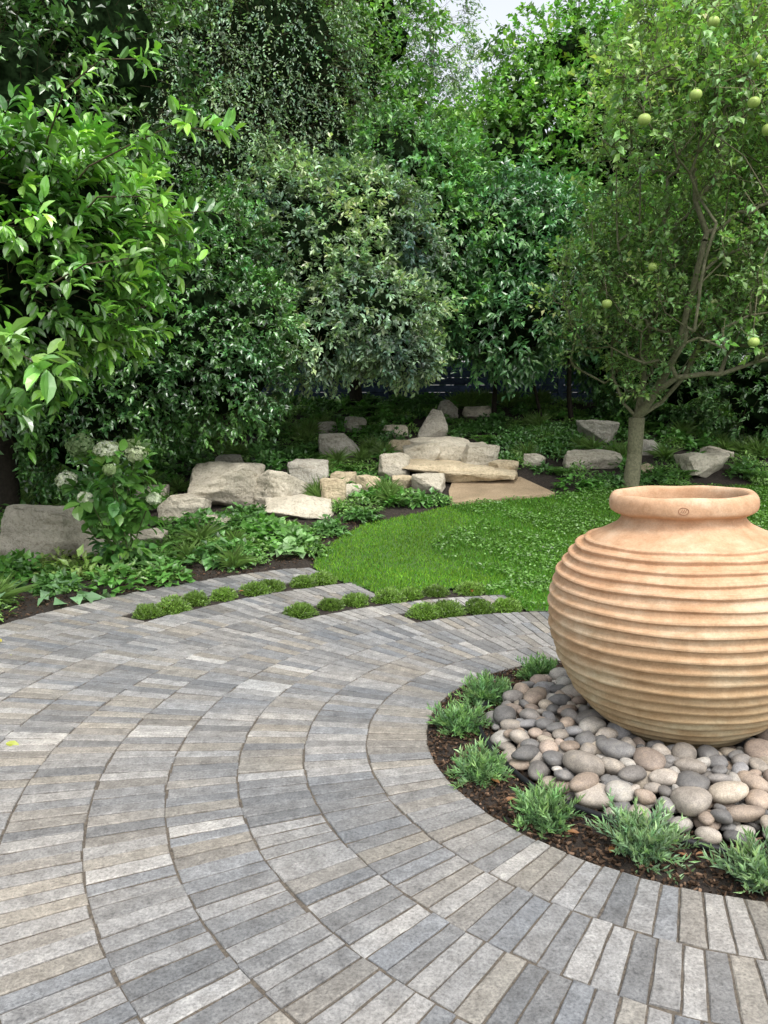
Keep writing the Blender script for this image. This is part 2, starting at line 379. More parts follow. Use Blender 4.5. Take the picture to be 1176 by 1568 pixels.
crown('background_trees', [(-7, 18, 6, 3, 1.5, 5), (-3.5, 18.5, 5.5, 2.6, 1.5, 4.6), (-3.5, 19, 9.5, 2.4, 1.4, 2.4), (0, 18.6, 4.4, 2.4, 1.4, 3.4), (3.0, 18.8, 4.6, 2.2, 1.4, 3.2), (5.6, 18.8, 5.4, 2.4, 1.4, 4.2), (9.5, 18.5, 6.5, 3, 1.5, 5), (-7.5, 12, 4, 2.4, 2, 4.2), (9, 13.6, 4.5, 2.2, 2, 4.4)],
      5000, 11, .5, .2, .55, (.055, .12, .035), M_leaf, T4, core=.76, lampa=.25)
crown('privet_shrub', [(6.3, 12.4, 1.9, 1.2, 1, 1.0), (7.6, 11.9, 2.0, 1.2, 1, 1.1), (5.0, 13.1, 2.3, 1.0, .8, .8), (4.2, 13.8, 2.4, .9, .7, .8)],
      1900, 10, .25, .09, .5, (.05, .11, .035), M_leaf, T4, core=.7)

def leafy_branch(par, pts, leaf, col, per=9, wr=.4, rad=.007, name='branch'):
    pts = [Vector(p) for p in pts]; mb = MB()
    mb.tube(pts, [rad * (1 - .6 * i / (len(pts) - 1)) for i in range(len(pts))], 6, (.09, .07, .04)); mb.obj(name + '_wood', M_bark, par, True)
    C, O = [], []
    for i in range(len(pts) - 1):
        for k in range(3):
            p = pts[i].lerp(pts[i + 1], (k + random.random()) / 3); d = (pts[i + 1] - pts[i]).normalized()
            C.append(p[:]); O.append((d + Vector((random.uniform(-.6, .6), random.uniform(-.6, .6), random.uniform(-.1, .6))))[:])
    C.append(pts[-1][:]); O.append((pts[-1] - pts[-2]).normalized()[:])
    C = np.array(C); O = np.array(O)
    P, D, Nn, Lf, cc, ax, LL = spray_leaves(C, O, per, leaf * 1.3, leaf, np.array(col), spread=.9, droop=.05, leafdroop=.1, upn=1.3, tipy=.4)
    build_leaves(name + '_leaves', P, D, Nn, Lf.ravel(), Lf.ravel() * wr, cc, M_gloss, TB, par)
rh = bpy.data.objects['rhododendron_shrub']
leafy_branch(rh, [(-2.4, 5.9, 3.0), (-2.0, 5.5, 3.15), (-1.6, 5.2, 3.2), (-1.3, 5.05, 3.26), (-1.05, 5.0, 3.2)], .12, (.10, .22, .038), 7)
leafy_branch(rh, [(-2.3, 5.9, 2.85), (-1.95, 5.5, 2.95), (-1.6, 5.3, 2.9), (-1.4, 5.2, 2.8)], .12, (.09, .2, .035), 7, name='second_branch')
leafy_branch(rh, [(-2.5, 5.9, 3.3), (-2.1, 5.4, 3.6), (-1.75, 5.1, 3.66), (-1.5, 5.0, 3.62)], .10, (.10, .22, .038), 6, name='upper_branch')
leafy_branch(rh, [(-2.5, 5.6, 2.3), (-1.95, 5.2, 2.45), (-1.6, 5.0, 2.45)], .11, (.08, .18, .033), 6, name='mid_branch')
leafy_branch(rh, [(-2.8, 5.0, 1.75), (-2.2, 4.3, 1.85), (-1.9, 4.0, 1.82), (-1.68, 3.85, 1.72)], .14, (.11, .21, .04), 7, name='low_branch')
leafy_branch(rh, [(-3.1, 5.4, 1.8), (-2.7, 5.0, 1.62), (-2.4, 4.9, 1.48)], .13, (.06, .14, .03), 6, name='lowest_branch')

# ---------------------------------------------------------------- apple tree
AP = empty('apple_tree')
def apple_tree():
    root = np.array([3.33, 10.4, .46]); fork = np.array([3.36, 10.35, 1.42])
    nodes = [root, root + (fork - root) * .5 + np.array([.015, 0, 0]), fork]; parent = [-1, 0, 1]; depth = [0, .5, 1.0]
    for lim in ([(3.15, 10.3, 1.62), (2.98, 10.2, 1.95), (2.93, 10.15, 2.35), (2.95, 10.1, 2.8)], [(3.4, 10.3, 1.8), (3.38, 10.2, 2.3), (3.45, 10.1, 2.9), (3.42, 10.0, 3.5)],
                [(3.62, 10.2, 1.62), (3.85, 10.05, 1.95), (4.0, 9.95, 2.4), (4.1, 9.9, 2.95)], [(3.5, 10.05, 1.75), (3.6, 9.7, 2.2), (3.62, 9.4, 2.8), (3.6, 9.0, 3.4)]):
        pj = 2
        for q in lim:
            nodes.append(np.array(q)); parent.append(pj); depth.append(depth[pj] + .4); pj = len(nodes) - 1
    ell = [((4.2, 9.8, 3.9), (1.9, 1.9, 2.1), 700), ((3.05, 10.0, 2.8), (.95, .8, 1.1), 240), ((3.4, 8.4, 4.7), (1.3, 1.3, .9), 230), ((4.8, 9.6, 2.9), (1.1, 1.1, .9), 220), ((4.0, 9.8, 6.0), (1.5, 1.2, .9), 150)]
    T = []
    for c, r, k in ell:
        d = norm(rng.normal(0, 1, (k * 2, 3))) * (rng.random((k * 2, 1)) ** (1 / 2.4))
        p = np.array(c) + d * np.array(r)
        nz = np.array([mnoise.noise(Vector(q) * 1.1) for q in p])
        T.append(p[nz > -.14][:k])
    T = np.concatenate(T); T = T[T[:, 2] > 1.65 + .4 * np.maximum(0, np.abs(T[:, 0] - 3.4) - .3)]
    T = T[np.argsort(np.linalg.norm(T - fork, axis=1))]
    for t in T:
        A = np.array(nodes[2:]); dd = np.linalg.norm(A - t, axis=1)
        side = np.hypot(A[:, 0] - t[0], A[:, 1] - t[1])
        j = int(np.argmin(dd + .25 * np.array(depth[2:]) + .9 * np.maximum(0, A[:, 2] - t[2] + .1) + .7 * side)) + 2
        a = nodes[j]; dist = np.linalg.norm(t - a)
        if dist > .45:
            k = int(dist / .3) + 1; pj = j
            for q in range(1, k):
                s = q / k; mid = a + (t - a) * s + np.array([(t - a)[0], (t - a)[1], 0]) * .22 * math.sin(math.pi * s) + rng.normal(0, .014, 3)
                nodes.append(mid); parent.append(pj); depth.append(depth[pj] + dist / k); pj = len(nodes) - 1
            nodes.append(t); parent.append(pj); depth.append(depth[pj] + dist / k)
        else:
            nodes.append(t); parent.append(j); depth.append(depth[j] + dist)
    n = len(nodes); cnt = np.ones(n)
    order = sorted(range(n), key=lambda i: -depth[i])
    for i in order:
        if parent[i] >= 0: cnt[parent[i]] += cnt[i]
    rad = .0040 * cnt ** .37
    rad[0] = .115; rad[1] = .098; rad[2] = .105
    mb = MB()
    for i in range(1, n):
        j = parent[i]; r0 = min(rad[j], rad[i] * 1.35) if j >= 2 else rad[j]
        mb.tube([nodes[j], nodes[i]], [r0, rad[i]], 12 if i < 3 else 6, (.17, .165, .10) if rad[i] > .012 else (.12, .12, .065))
    mb.obj('trunk_and_branches', M_bark, AP, True)
    ends = np.array([nodes[i] for i in range(3, n) if cnt[i] < 9]); par_ = np.array([nodes[parent[i]] for i in range(3, n) if cnt[i] < 9])
    O = norm(ends - par_) + UP * .7
    C = np.concatenate([ends + rng.normal(0, .07, ends.shape) for _ in range(4)]); O = np.concatenate([O + rng.normal(0, .5, O.shape) for _ in range(4)])
    pf = np.array([mnoise.noise(Vector(p) * 1.2) for p in C])
    pc = np.array((.13, .205, .075))[None] * (1 + .7 * pf[:, None])
    P, D, Nn, Lf, cc, ax, LL = spray_leaves(C, O, 9, .32, .085, pc, droop=.1, leafdroop=.2, upn=1.0, jit=.28)
    build_leaves('leaves', P, D, Nn, Lf.ravel(), Lf.ravel() * .58, cc, M_leaf, T5, AP)
    twig_prisms('twigs', C - ax * .06, C + ax * LL, .004, M_bark, (.13, .13, .07), AP)
    ap = [(2.23, 7.0, 3.98), (3.16, 7.0, 4.12), (2.68, 7.05, 4.2), (3.45, 7.0, 4.08), (3.43, 7.0, 3.12), (3.3, 7.0, 3.9), (3.2, 7.1, 4.5), (3.75, 8.0, 2.2), (2.9, 7.3, 4.9), (3.6, 7.6, 5), (4.4, 7.5, 3.4), (4.2, 8, 4.2), (5, 8.1, 3), (3.0, 8.9, 3.1), (5.4, 9, 4.4), (2.5, 8.9, 2.7)]
    VV, FF, CC = [], [], []; o = 0
    for k, p in enumerate(ap):
        V, F = ICO3; V = V.copy()
        rr = np.hypot(V[:, 0], V[:, 1]); V[:, 2] = V[:, 2] * .88 - np.where(V[:, 2] > 0, .28 * np.exp(-(rr / .3) ** 2), -.12 * np.exp(-(rr / .25) ** 2))
        VV.append(V * (.050 + .008 * random.random()) + np.array(p)); FF.append(F + o); o += len(V)
        CC.append(np.tile(np.array((.34, .45, .12)) * random.uniform(.85, 1.15), (len(V), 1)))
    tri_mesh('apples', np.concatenate(VV), np.concatenate(FF), M_apple, col=np.concatenate(CC), smooth=True, parent=AP)
    C = np.array([p for p in ap for _ in range(10)]) + rng.normal(0, .2, (len(ap) * 10, 3)) + np.array([0, .1, .15])
    O = rng.normal(0, 1, C.shape)
    P, D, Nn, Lf, cc, ax, LL = spray_leaves(C, O, 9, .3, .085, np.array((.11, .2, .06)), upn=.8)
    build_leaves('front_leaves', P, D, Nn, Lf.ravel(), Lf.ravel() * .58, cc, M_leaf, T5, AP)
    twig_prisms('front_twigs', C - ax * .1, C + ax * LL, .004, M_bark, (.13, .13, .07), AP)
    mb = MB()
    for p in ap:
        p = Vector(p); A = min(nodes[3:], key=lambda q: np.linalg.norm(q - np.array(p) - np.array([0, .1, .25])))
        A = Vector(A); top = p + Vector((0, .02, .06))
        mid = A.lerp(top, .5) + Vector((0, 0, .15))
        mb.tube([A, mid, top + Vector((0, 0, .05)), top - Vector((0, 0, .03))], [.008, .006, .004, .003], 5, (.13, .12, .07))
    mb.obj('fruiting_spurs', M_bark, AP, True)
apple_tree()

# ---------------------------------------------------------------- paving
strips = {4: (98, 120), 6: (101, 134), 9: (118, 147)}
starts = {5: 98, 7: 117, 8: 117, 10: 118, 11: 118}
PAV = empty('curved_paving')
mb = MB(); sand = MB()
pal = [(.20, .20, .20), (.24, .238, .235), (.165, .167, .17), (.285, .28, .272), (.245, .23, .205), (.21, .20, .185), (.185, .192, .202), (.34, .333, .32)]
wts = [5, 5, 4, 3, 3, 4, 2.6, 1.4]
for k in range(12):
    r0 = RB + k * RW; r1 = r0 + RW
    if k < 4: a0, a1 = 0, 360
    else:
        a0 = strips[k][1] if k in strips else starts[k]; a1 = 330
    n = max(1, round(math.radians(a1 - a0) * (r0 + RW * .5) / .069))
    edges = [math.radians(a0) + math.radians(a1 - a0) * (i + (random.uniform(-.06, .06) if 0 < i < n else 0)) / n for i in range(n + 1)]
    for i in range(n):
        am = (edges[i] + edges[i + 1]) / 2; da = edges[i + 1] - edges[i]
        wi = r0 * da - .0058; wo = r1 * da - .0052
        ln = RW - .005 + random.uniform(-.006, .002)
        rm = (r0 + r1) / 2 + random.uniform(-.003, .003)
        tilt = random.uniform(-.006, .006)
        ca, sa = math.cos(am + tilt), math.sin(am + tilt)
        cxx, cyy = CX + math.cos(am) * rm, CY + math.sin(am) * rm
        zt = random.uniform(-.0024, .0018); tx = random.uniform(-.012, .012); ty = random.uniform(-.035, .035)
        out = []
        m = 6
        for q in range(m + 1):
            s = -ln / 2 + ln * q / m; w = wi + (wo - wi) * q / m
            out.append((s + random.uniform(-.0015, .0015), -w / 2 + random.uniform(-.0010, .0022)))
        for q in range(m, -1, -1):
            s = -ln / 2 + ln * q / m; w = wi + (wo - wi) * q / m
            out.append((s + random.uniform(-.0015, .0015), w / 2 - random.uniform(-.0010, .0022)))
        vs = []
        K = len(out)
        for lev in range(3):
            for (sx_, sy_) in out:
                ins = random.uniform(.0015, .0045) if lev == 0 else 0
                fx = sx_ * (1 - ins * 2 / ln); fy = sy_ - math.copysign(ins, sy_)
                z = (zt + tx * sx_ + ty * sy_) if lev == 0 else (zt - .003 + tx * sx_ + ty * sy_ if lev == 1 else -.05)
                vs.append((cxx + fx * ca - fy * sa, cyy + fx * sa + fy * ca, z))
        fs = [tuple(range(K))]
        for lev in range(2):
            for q in range(K):
                q2 = (q + 1) % K
                fs.append((lev * K + q, (lev + 1) * K + q, (lev + 1) * K + q2, lev * K + q2))
        c = random.choices(pal, wts)[0]; g = random.uniform(.85, 1.13)
        mb.add(vs, fs, tuple(v * g for v in c))
    ns = 160
    for i in range(ns):
        t0 = math.radians(a0 + (a1 - a0) * i / ns); t1 = math.radians(a0 + (a1 - a0) * (i + 1) / ns)
        vs = [(CX + math.cos(t) * r, CY + math.sin(t) * r, z) for z in (-.0055,) for t, r in ((t0, r0), (t0, r1), (t1, r1), (t1, r0))]
        sand.add(vs, [(0, 1, 2, 3)])
    if k in strips:
        s0, s1 = strips[k]; st = MB()
        for i in range(40):
            t0 = math.radians(s0 + (s1 - s0) * i / 40); t1 = math.radians(s0 + (s1 - s0) * (i + 1) / 40)
            st.add([(CX + math.cos(t) * r, CY + math.sin(t) * r, -.012) for t, r in ((t0, r0), (t0, r1), (t1, r1), (t1, r0))], [(0, 1, 2, 3)])
        st.obj('planting_strip_soil', M_soil, PAV)
mb.obj('setts', M_sett, PAV); sand.obj('joint_sand', M_joint, PAV)

# ---------------------------------------------------------------- cushions
def cushions():
    P, D, Nn, Cc = [], [], [], []; VV, FF = [], []; o = 0
    for k, cnt in ((9, 8), (6, 7), (4, 4)):
        s0, s1 = strips[k]; r = RB + (k + .5) * RW
        for i in range(cnt):
            a = math.radians(s0 + (s1 - s0) * (i + .5) / cnt + random.uniform(-.7, .7)); rr = r + random.uniform(-.03, .03)
            c = np.array([CX + math.cos(a) * rr, CY + math.sin(a) * rr, -.01]); sz = random.uniform(.085, .125)
            V, F = ICO2; V2 = V * np.array([sz, sz, sz * .7]) * .88 * lump(V, 5, .16, i + k)[:, None] + c
            VV.append(V2); FF.append(F + o); o += len(V)
            d = norm(rng.normal(0, 1, (1000, 3))); d[:, 2] = np.abs(d[:, 2])
            P.append(c + d * np.array([sz, sz, sz * .75]) * (lump(d, 5, .2, i + k) * rng.uniform(.82, 1.06, 1000))[:, None])
            D.append(d + rng.normal(0, .6, d.shape) + UP * .3); Nn.append(rng.normal(0, 1, d.shape) + UP)
            Cc.append(np.array((.15, .25, .045)) * (1 + rng.normal(0, .35, (1000, 1))) * random.uniform(.75, 1.2))
    par = empty('moss_cushion_plants')
    build_leaves('cushion_leaves', np.concatenate(P), np.concatenate(D), np.concatenate(Nn), .026, .009, np.clip(np.concatenate(Cc), .01, 1), M_leaf, T4, par)
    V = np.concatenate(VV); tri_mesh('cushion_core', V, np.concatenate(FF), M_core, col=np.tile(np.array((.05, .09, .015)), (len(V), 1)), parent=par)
cushions()

# ---------------------------------------------------------------- round bed
BED = empty('round_planting_bed')
vs = [(CX, CY, .0)]; fs = []
nr, na = 14, 96
mbs = MB()
for i in range(1, nr + 1):
    r = RB * i / nr
    for j in range(na):
        a = 2 * math.pi * j / na
        vs.append((CX + r * math.cos(a), CY + r * math.sin(a), -.02 + .025 * max(0, 1 - r / RB) + .010 * mnoise.noise(Vector((r * 9 * math.cos(a), r * 9 * math.sin(a), 0)))))
for j in range(na): fs.append((0, 1 + j, 1 + (j + 1) % na))
for i in range(nr - 1):
    for j in range(na):
        j2 = (j + 1) % na; fs.append((1 + i * na + j, 1 + (i + 1) * na + j, 1 + (i + 1) * na + j2, 1 + i * na + j2))
mbs.add(vs, fs); mbs.obj('mulch', M_soil, BED, True)

def chips(name, pts, parent, base=(.07, .046, .031)):
    m_ = MB()
    for (x, y, z) in pts:
        l = random.uniform(.006, .026); w = random.uniform(.004, .011); h = random.uniform(.002, .006)
        a = random.uniform(0, 6.28); e = random.uniform(-.5, .5); u = Vector((math.cos(a), math.sin(a), e)).normalized(); v = u.cross(Vector((random.uniform(-.4, .4), random.uniform(-.4, .4), 1))).normalized(); n_ = u.cross(v)
        c = Vector((x, y, z + .004)); vs = []
        for sz in (-1, 1):
            for (p, q) in ((-1, -.6), (-.3, -1), (1, -.5), (.8, .7), (-.7, 1)):
                vs.append(c + u * p * l / 2 + v * q * w / 2 + n_ * sz * h / 2)
        g = random.uniform(.2, 1.5) if random.random() < .9 else random.uniform(1.8, 3)
        m_.add(vs, [(4, 3, 2, 1, 0), (5, 6, 7, 8, 9)] + [(i, (i + 1) % 5, 5 + (i + 1) % 5, 5 + i) for i in range(5)], tuple(b_ * g for b_ in base))
    m_.obj(name, M_twig, parent)
pts = []
for i in range(8500):
    r = math.sqrt(random.uniform(.84 ** 2, 1.20 ** 2)); a = random.uniform(0, 6.283)
    pts.append((CX + r * math.cos(a), CY + r * math.sin(a), -.018 + .025 * (1 - r / RB) + random.uniform(0, .012)))
chips('bark_chips', pts, BED)
BEDCH = empty('bark_mulch')
pts = []
while len(pts) < 6000:
    x = random.uniform(-5, 0); y = random.uniform(4.6, 9)
    r = math.hypot(x - CX, y - CY)
    if ROUT < r < ROUT + 1.3 and not bool(inlawn(np.array(x), np.array(y))): pts.append((x, y, terr1(x, y) + random.uniform(0, .015)))
chips('bark_chips', pts, BEDCH)

mbh = MB(); pts = []
for i in range(97):
    a = 2 * math.pi * i / 96; r = .94 + .02 * math.sin(3 * a) + .012 * math.sin(7 * a)
    pts.append((CX + r * math.cos(a), CY + r * math.sin(a), .012 + .008 * math.sin(5 * a)))
mbh.tube(pts, [.013] * 97, 8, (.012, .013, .015)); mbh.obj('drip_hose', M_hose, None, True)

# ---------------------------------------------------------------- pot
def pot():
    prof = [(.215, 0), (.245, .012), (.30, .055), (.37, .12), (.455, .22), (.522, .34), (.562, .46), (.575, .57), (.562, .68), (.525, .77), (.465, .85), (.395, .905), (.335, .935), (.29, .96), (.267, .985), (.262, 1.0)]
    P = np.array(prof)
    def cr(P, n):
        Q = np.vstack([2 * P[0] - P[1], P, 2 * P[-1] - P[-2]]); out = []
        for i in range(len(P) - 1):
            p0, p1, p2, p3 = Q[i:i + 4]
            for t in np.linspace(0, 1, n, endpoint=False):
                out.append(.5 * ((2 * p1) + (-p0 + p2) * t + (2 * p0 - 5 * p1 + 4 * p2 - p3) * t * t + (-p0 + 3 * p1 - 3 * p2 + p3) * t ** 3))
        out.append(P[-1]); return np.array(out)
    D_ = cr(P, 40); s = np.concatenate([[0], np.cumsum(np.linalg.norm(np.diff(D_, axis=0), axis=1))])
    S = np.linspace(0, s[-1], 620); B = np.stack([np.interp(S, s, D_[:, 0]), np.interp(S, s, D_[:, 1])], 1)
    tg = norm(np.gradient(B, axis=0)); nm = np.stack([tg[:, 1], -tg[:, 0]], 1)
    s_end = s[-1] - .115
    sp = .0487
    ph = (S - .05) / sp
    fr = ph - np.floor(ph)
    ridge = np.where(fr < .12, np.sin(math.pi / 2 * fr / .12), np.where(fr < .26, 1.0, np.where(fr < .62, .5 + .5 * np.cos(math.pi * (fr - .26) / .36), 0)))
    amp = .0155 * np.clip((S - .03) / .25, .35, 1) * (S < .05 + sp * math.floor((s_end - .05) / sp)) * (S > .05)
    irr = 1 + .2 * np.sin(np.floor(ph) * 2.3)
    B = B + nm * (ridge * amp * irr)[:, None]
    rim = cr(np.array([(.262, 1.0), (.268, 1.012), (.292, 1.018), (.309, 1.03), (.314, 1.055), (.311, 1.08), (.300, 1.097), (.286, 1.102), (.270, 1.098), (.261, 1.08), (.256, 1.04), (.25, .98), (.27, .94), (.38, .87), (.50, .72), (.53, .5), (.45, .25), (.24, .05), (.01, .04)]), 8)
    B = np.vstack([[[.005, 0.0]], B, rim[1:]])
    nseg = 160; n = len(B)
    ang = np.linspace(0, 2 * math.pi, nseg, endpoint=False)
    wob = 1 + .0035 * np.sin(2 * ang + 1) + .002 * np.sin(5 * ang)
    hz = .002 * np.sin(3 * ang + 1)[None] * (1 + 0 * B[:, 1:2]) + .0018 * np.sin(7 * ang[None] + B[:, 1:2] * 30)
    V = np.stack([B[:, 0:1] * np.cos(ang) * wob, B[:, 0:1] * np.sin(ang) * wob, B[:, 1:2] * 1.02 + hz * (B[:, 1:2] > .1)], -1).reshape(-1, 3)
    idx = np.arange(n * nseg).reshape(n, nseg); nx_ = np.roll(idx, -1, 1)
    F = np.stack([idx[:-1], nx_[:-1], nx_[1:], idx[1:]], -1).reshape(-1, 4)
    par = empty('terracotta_pot')
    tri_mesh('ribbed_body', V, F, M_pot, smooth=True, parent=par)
    st = MB(); am = math.radians(250); c = Vector((math.cos(am) * .3145, math.sin(am) * .3145, 1.075)); u = Vector((-math.sin(am), math.cos(am), 0)); w = Vector((0, 0, 1)); nn = Vector((math.cos(am), math.sin(am), 0))
    ringp = [c + u * .02 * math.cos(t) + w * .015 * math.sin(t) - nn * (.0007 * abs(math.cos(t))) for t in np.linspace(0, 6.283, 25)]
    st.tube(ringp, [.0012] * 25, 5)
    for dx in (-.008, 0, .008):
        st.tube([c + u * (dx - .004) - w * .007, c + u * (dx + .002) + w * .002, c + u * (dx + .004) + w * .008], [.001] * 3, 5)
    Ms, nt2, b2 = newmat('stamp_clay'); nn2 = noise_node(nt2, 80); rr2 = ramp(nt2, nn2.outputs[0], [(.3, (.2, .09, .045)), (.7, (.3, .14, .07))]); nt2.links.new(rr2.outputs[0], b2.inputs['Base Color']); b2.inputs['Roughness'].default_value = .8
    st.obj('maker_stamp', Ms, par, True)
    par.location = (1.37, 3.44, .022); par.rotation_euler = (0, math.radians(-1.8), 0)
pot()

# ---------------------------------------------------------------- pebbles
def pebbles():
    items = []
    pcol = [(.27, .24, .205), (.20, .185, .17), (.35, .31, .265), (.30, .24, .19), (.165, .16, .155), (.40, .345, .275), (.235, .225, .215), (.31, .25, .205), (.40, .375, .335), (.26, .205, .165), (.14, .135, .13), (.23, .225, .225)]
    for layer in range(2):
        placed = []
        tries = 0
        while tries < 16000:
            tries += 1
            rmax = .88 if layer == 0 else .84
            s = random.choice([.036, .042, .048, .052, .06, .068]) if tries < 7000 else random.choice([.022, .028, .033])
            r = math.sqrt(random.uniform(.2 ** 2, rmax ** 2)); a = random.uniform(0, 6.283)
            x = CX + r * math.cos(a); y = CY + r * math.sin(a)
            dp = math.hypot(x - 1.37, y - 3.44)
            if dp < .225 + s * .8: continue
            if layer == 1 and dp < .36: continue
            ok = all((x - p[0]) ** 2 + (y - p[1]) ** 2 > ((s + p[2]) * (.80 if layer == 0 else .88)) ** 2 for p in placed)
            if not ok: continue
            placed.append((x, y, s))
            mound = .055 * min(1, max(0, 1 - r / .9) * 2.5) * min(1, max(0, (dp - .22) / .25))
            z = .0 + s * .3 + mound + (0.042 if layer else 0)
            items.append((x, y, z, s))
    VV, FF, CC = [], [], []; o = 0
    for i, (x, y, z, s) in enumerate(items):
        V0, F0 = ICO3 if y < 3.6 else ICO2
        el = random.uniform(1.0, 1.4); sc = np.array([s * el, s / el * 1.08, s * random.uniform(.52, .78)])
        V = V0 * lump(V0, 1.7, .2, i)[:, None] * sc
        a = random.uniform(0, 6.28); t = random.uniform(-.5, .5)
        Rz = np.array([[math.cos(a), -math.sin(a), 0], [math.sin(a), math.cos(a), 0], [0, 0, 1]]); Rx = np.array([[1, 0, 0], [0, math.cos(t), -math.sin(t)], [0, math.sin(t), math.cos(t)]])
        V = V @ Rx.T @ Rz.T + np.array([x, y, z])
        VV.append(V); FF.append(F0 + o); o += len(V)
        CC.append(np.tile(np.array(random.choice(pcol)) * random.uniform(.75, 1.15), (len(V), 1)))
    tri_mesh('pebbles', np.concatenate(VV), np.concatenate(FF), M_pebble, col=np.concatenate(CC), smooth=True)
pebbles()

# ---------------------------------------------------------------- lavender tufts
def tufts():
    angs = [(121, .99, .13), (150, 1.0, .145), (172, 1.04, .14), (199, 1.06, .12), (221, 1.07, .13), (241, 1.05, .17), (261, 1.09, .145), (96, .99, .12), (70, 1, .12), (45, 1, .12), (20, 1, .12), (-5, 1, .12), (-30, 1.02, .12), (-56, 1.03, .12), (-80, 1.05, .12)]
    for (a, r, s) in angs:
        par = empty('lavender_plant')
        silver = .8 if a > 230 or a < 0 else (.4 if a > 190 else .25)
        col = np.array((.085, .165, .06)) * (1 - silver) + np.array((.135, .195, .13)) * silver
        a = math.radians(a); c = np.array([CX + r * math.cos(a), CY + r * math.sin(a), -.01])
        n = 105
        d = norm(rng.normal(0, 1, (n, 3)) * np.array([1, 1, .3]) + UP * 1.1)
        C = c + rng.normal(0, .026, (n, 3)) * np.array([1, 1, 0])
        P, D, Nn, Lf, cc, ax, LL = spray_leaves(C, d, 22, s * .92, .038, col, spread=.7, droop=.08, leafdroop=-.45, upn=.4, jit=.2, hue=.06, tipy=.5)
        build_leaves('leaves', P, D, Nn, Lf.ravel(), .0068, cc, M_leaf, T4, par)
        twig_prisms('stems', C, C + ax * LL * .85, .0018, M_bark, (.10, .13, .05), par)
tufts()

# ---------------------------------------------------------------- rocks
ROCKS = [(-3.45, 7.75, 1.05, .46, 0), (-2.36, 9.0, .65, .26, 0), (-1.95, 9.55, .95, .5, 0), (-1.28, 9.5, .7, .42, 0), (-1.02, 10.3, .6, .38, 2), (-1.0, 9.1, .85, .2, 0), (-2.2, 10.9, .45, .28, 2),
         (-.68, 11.75, .66, .34, 2), (.16, 10.8, .5, .34, 0), (-.2, 10.2, .34, .2, 1), (.81, 12.8, .52, .44, 3), (1.15, 13.9, .42, .3, 2), (.75, 12.2, 1.3, .14, 0), (.55, 11.45, .55, .3, 0), (.95, 11.6, .6, .28, 0),
         (1.42, 11.45, .6, .26, 0), (.93, 11.0, 1.35, .15, 1), (1.7, 11.05, .42, .17, 1), (.57, 10.15, .45, .24, 0), (1.3, 10.72, 1.15, .13, 1), (3.02, 11.25, .85, .24, 0), (3.45, 12.6, .7, .3, 2),
         (4.6, 10.95, .85, .3, 0), (-.48, 13, .4, .26, 2), (.19, 12.8, .45, .18, 0), (1.68, 13.9, .6, .2, 0), (-.92, 13, .4, .18, 2), (5.03, 11.7, .5, .16, 0), (-.62, 9.5, .34, .34, 1), (-.45, 9.85, .36, .18, 0),
         (-2.5, 8.0, .42, .16, 0), (4.0, 11.9, .38, .2, 2), (-2.85, 7.7, .4, .13, 0), (.25, 11.9, .36, .2, 1), (6.2, 11.1, .6, .3, 0), (-.55, 10.45, .38, .2, 1), (.25, 10.3, .32, .18, 1), (1.1, 11.9, 1.0, .14, 0), (-1.9, 8.6, .4, .12, 0), (2.2, 11.35, .36, .16, 0),
         (-2.9, 9.6, .5, .22, 0), (3.7, 11.0, .3, .14, 1)]
RCOL = [(.52, .48, .40), (.50, .42, .295), (.41, .39, .345), (.45, .425, .375)]
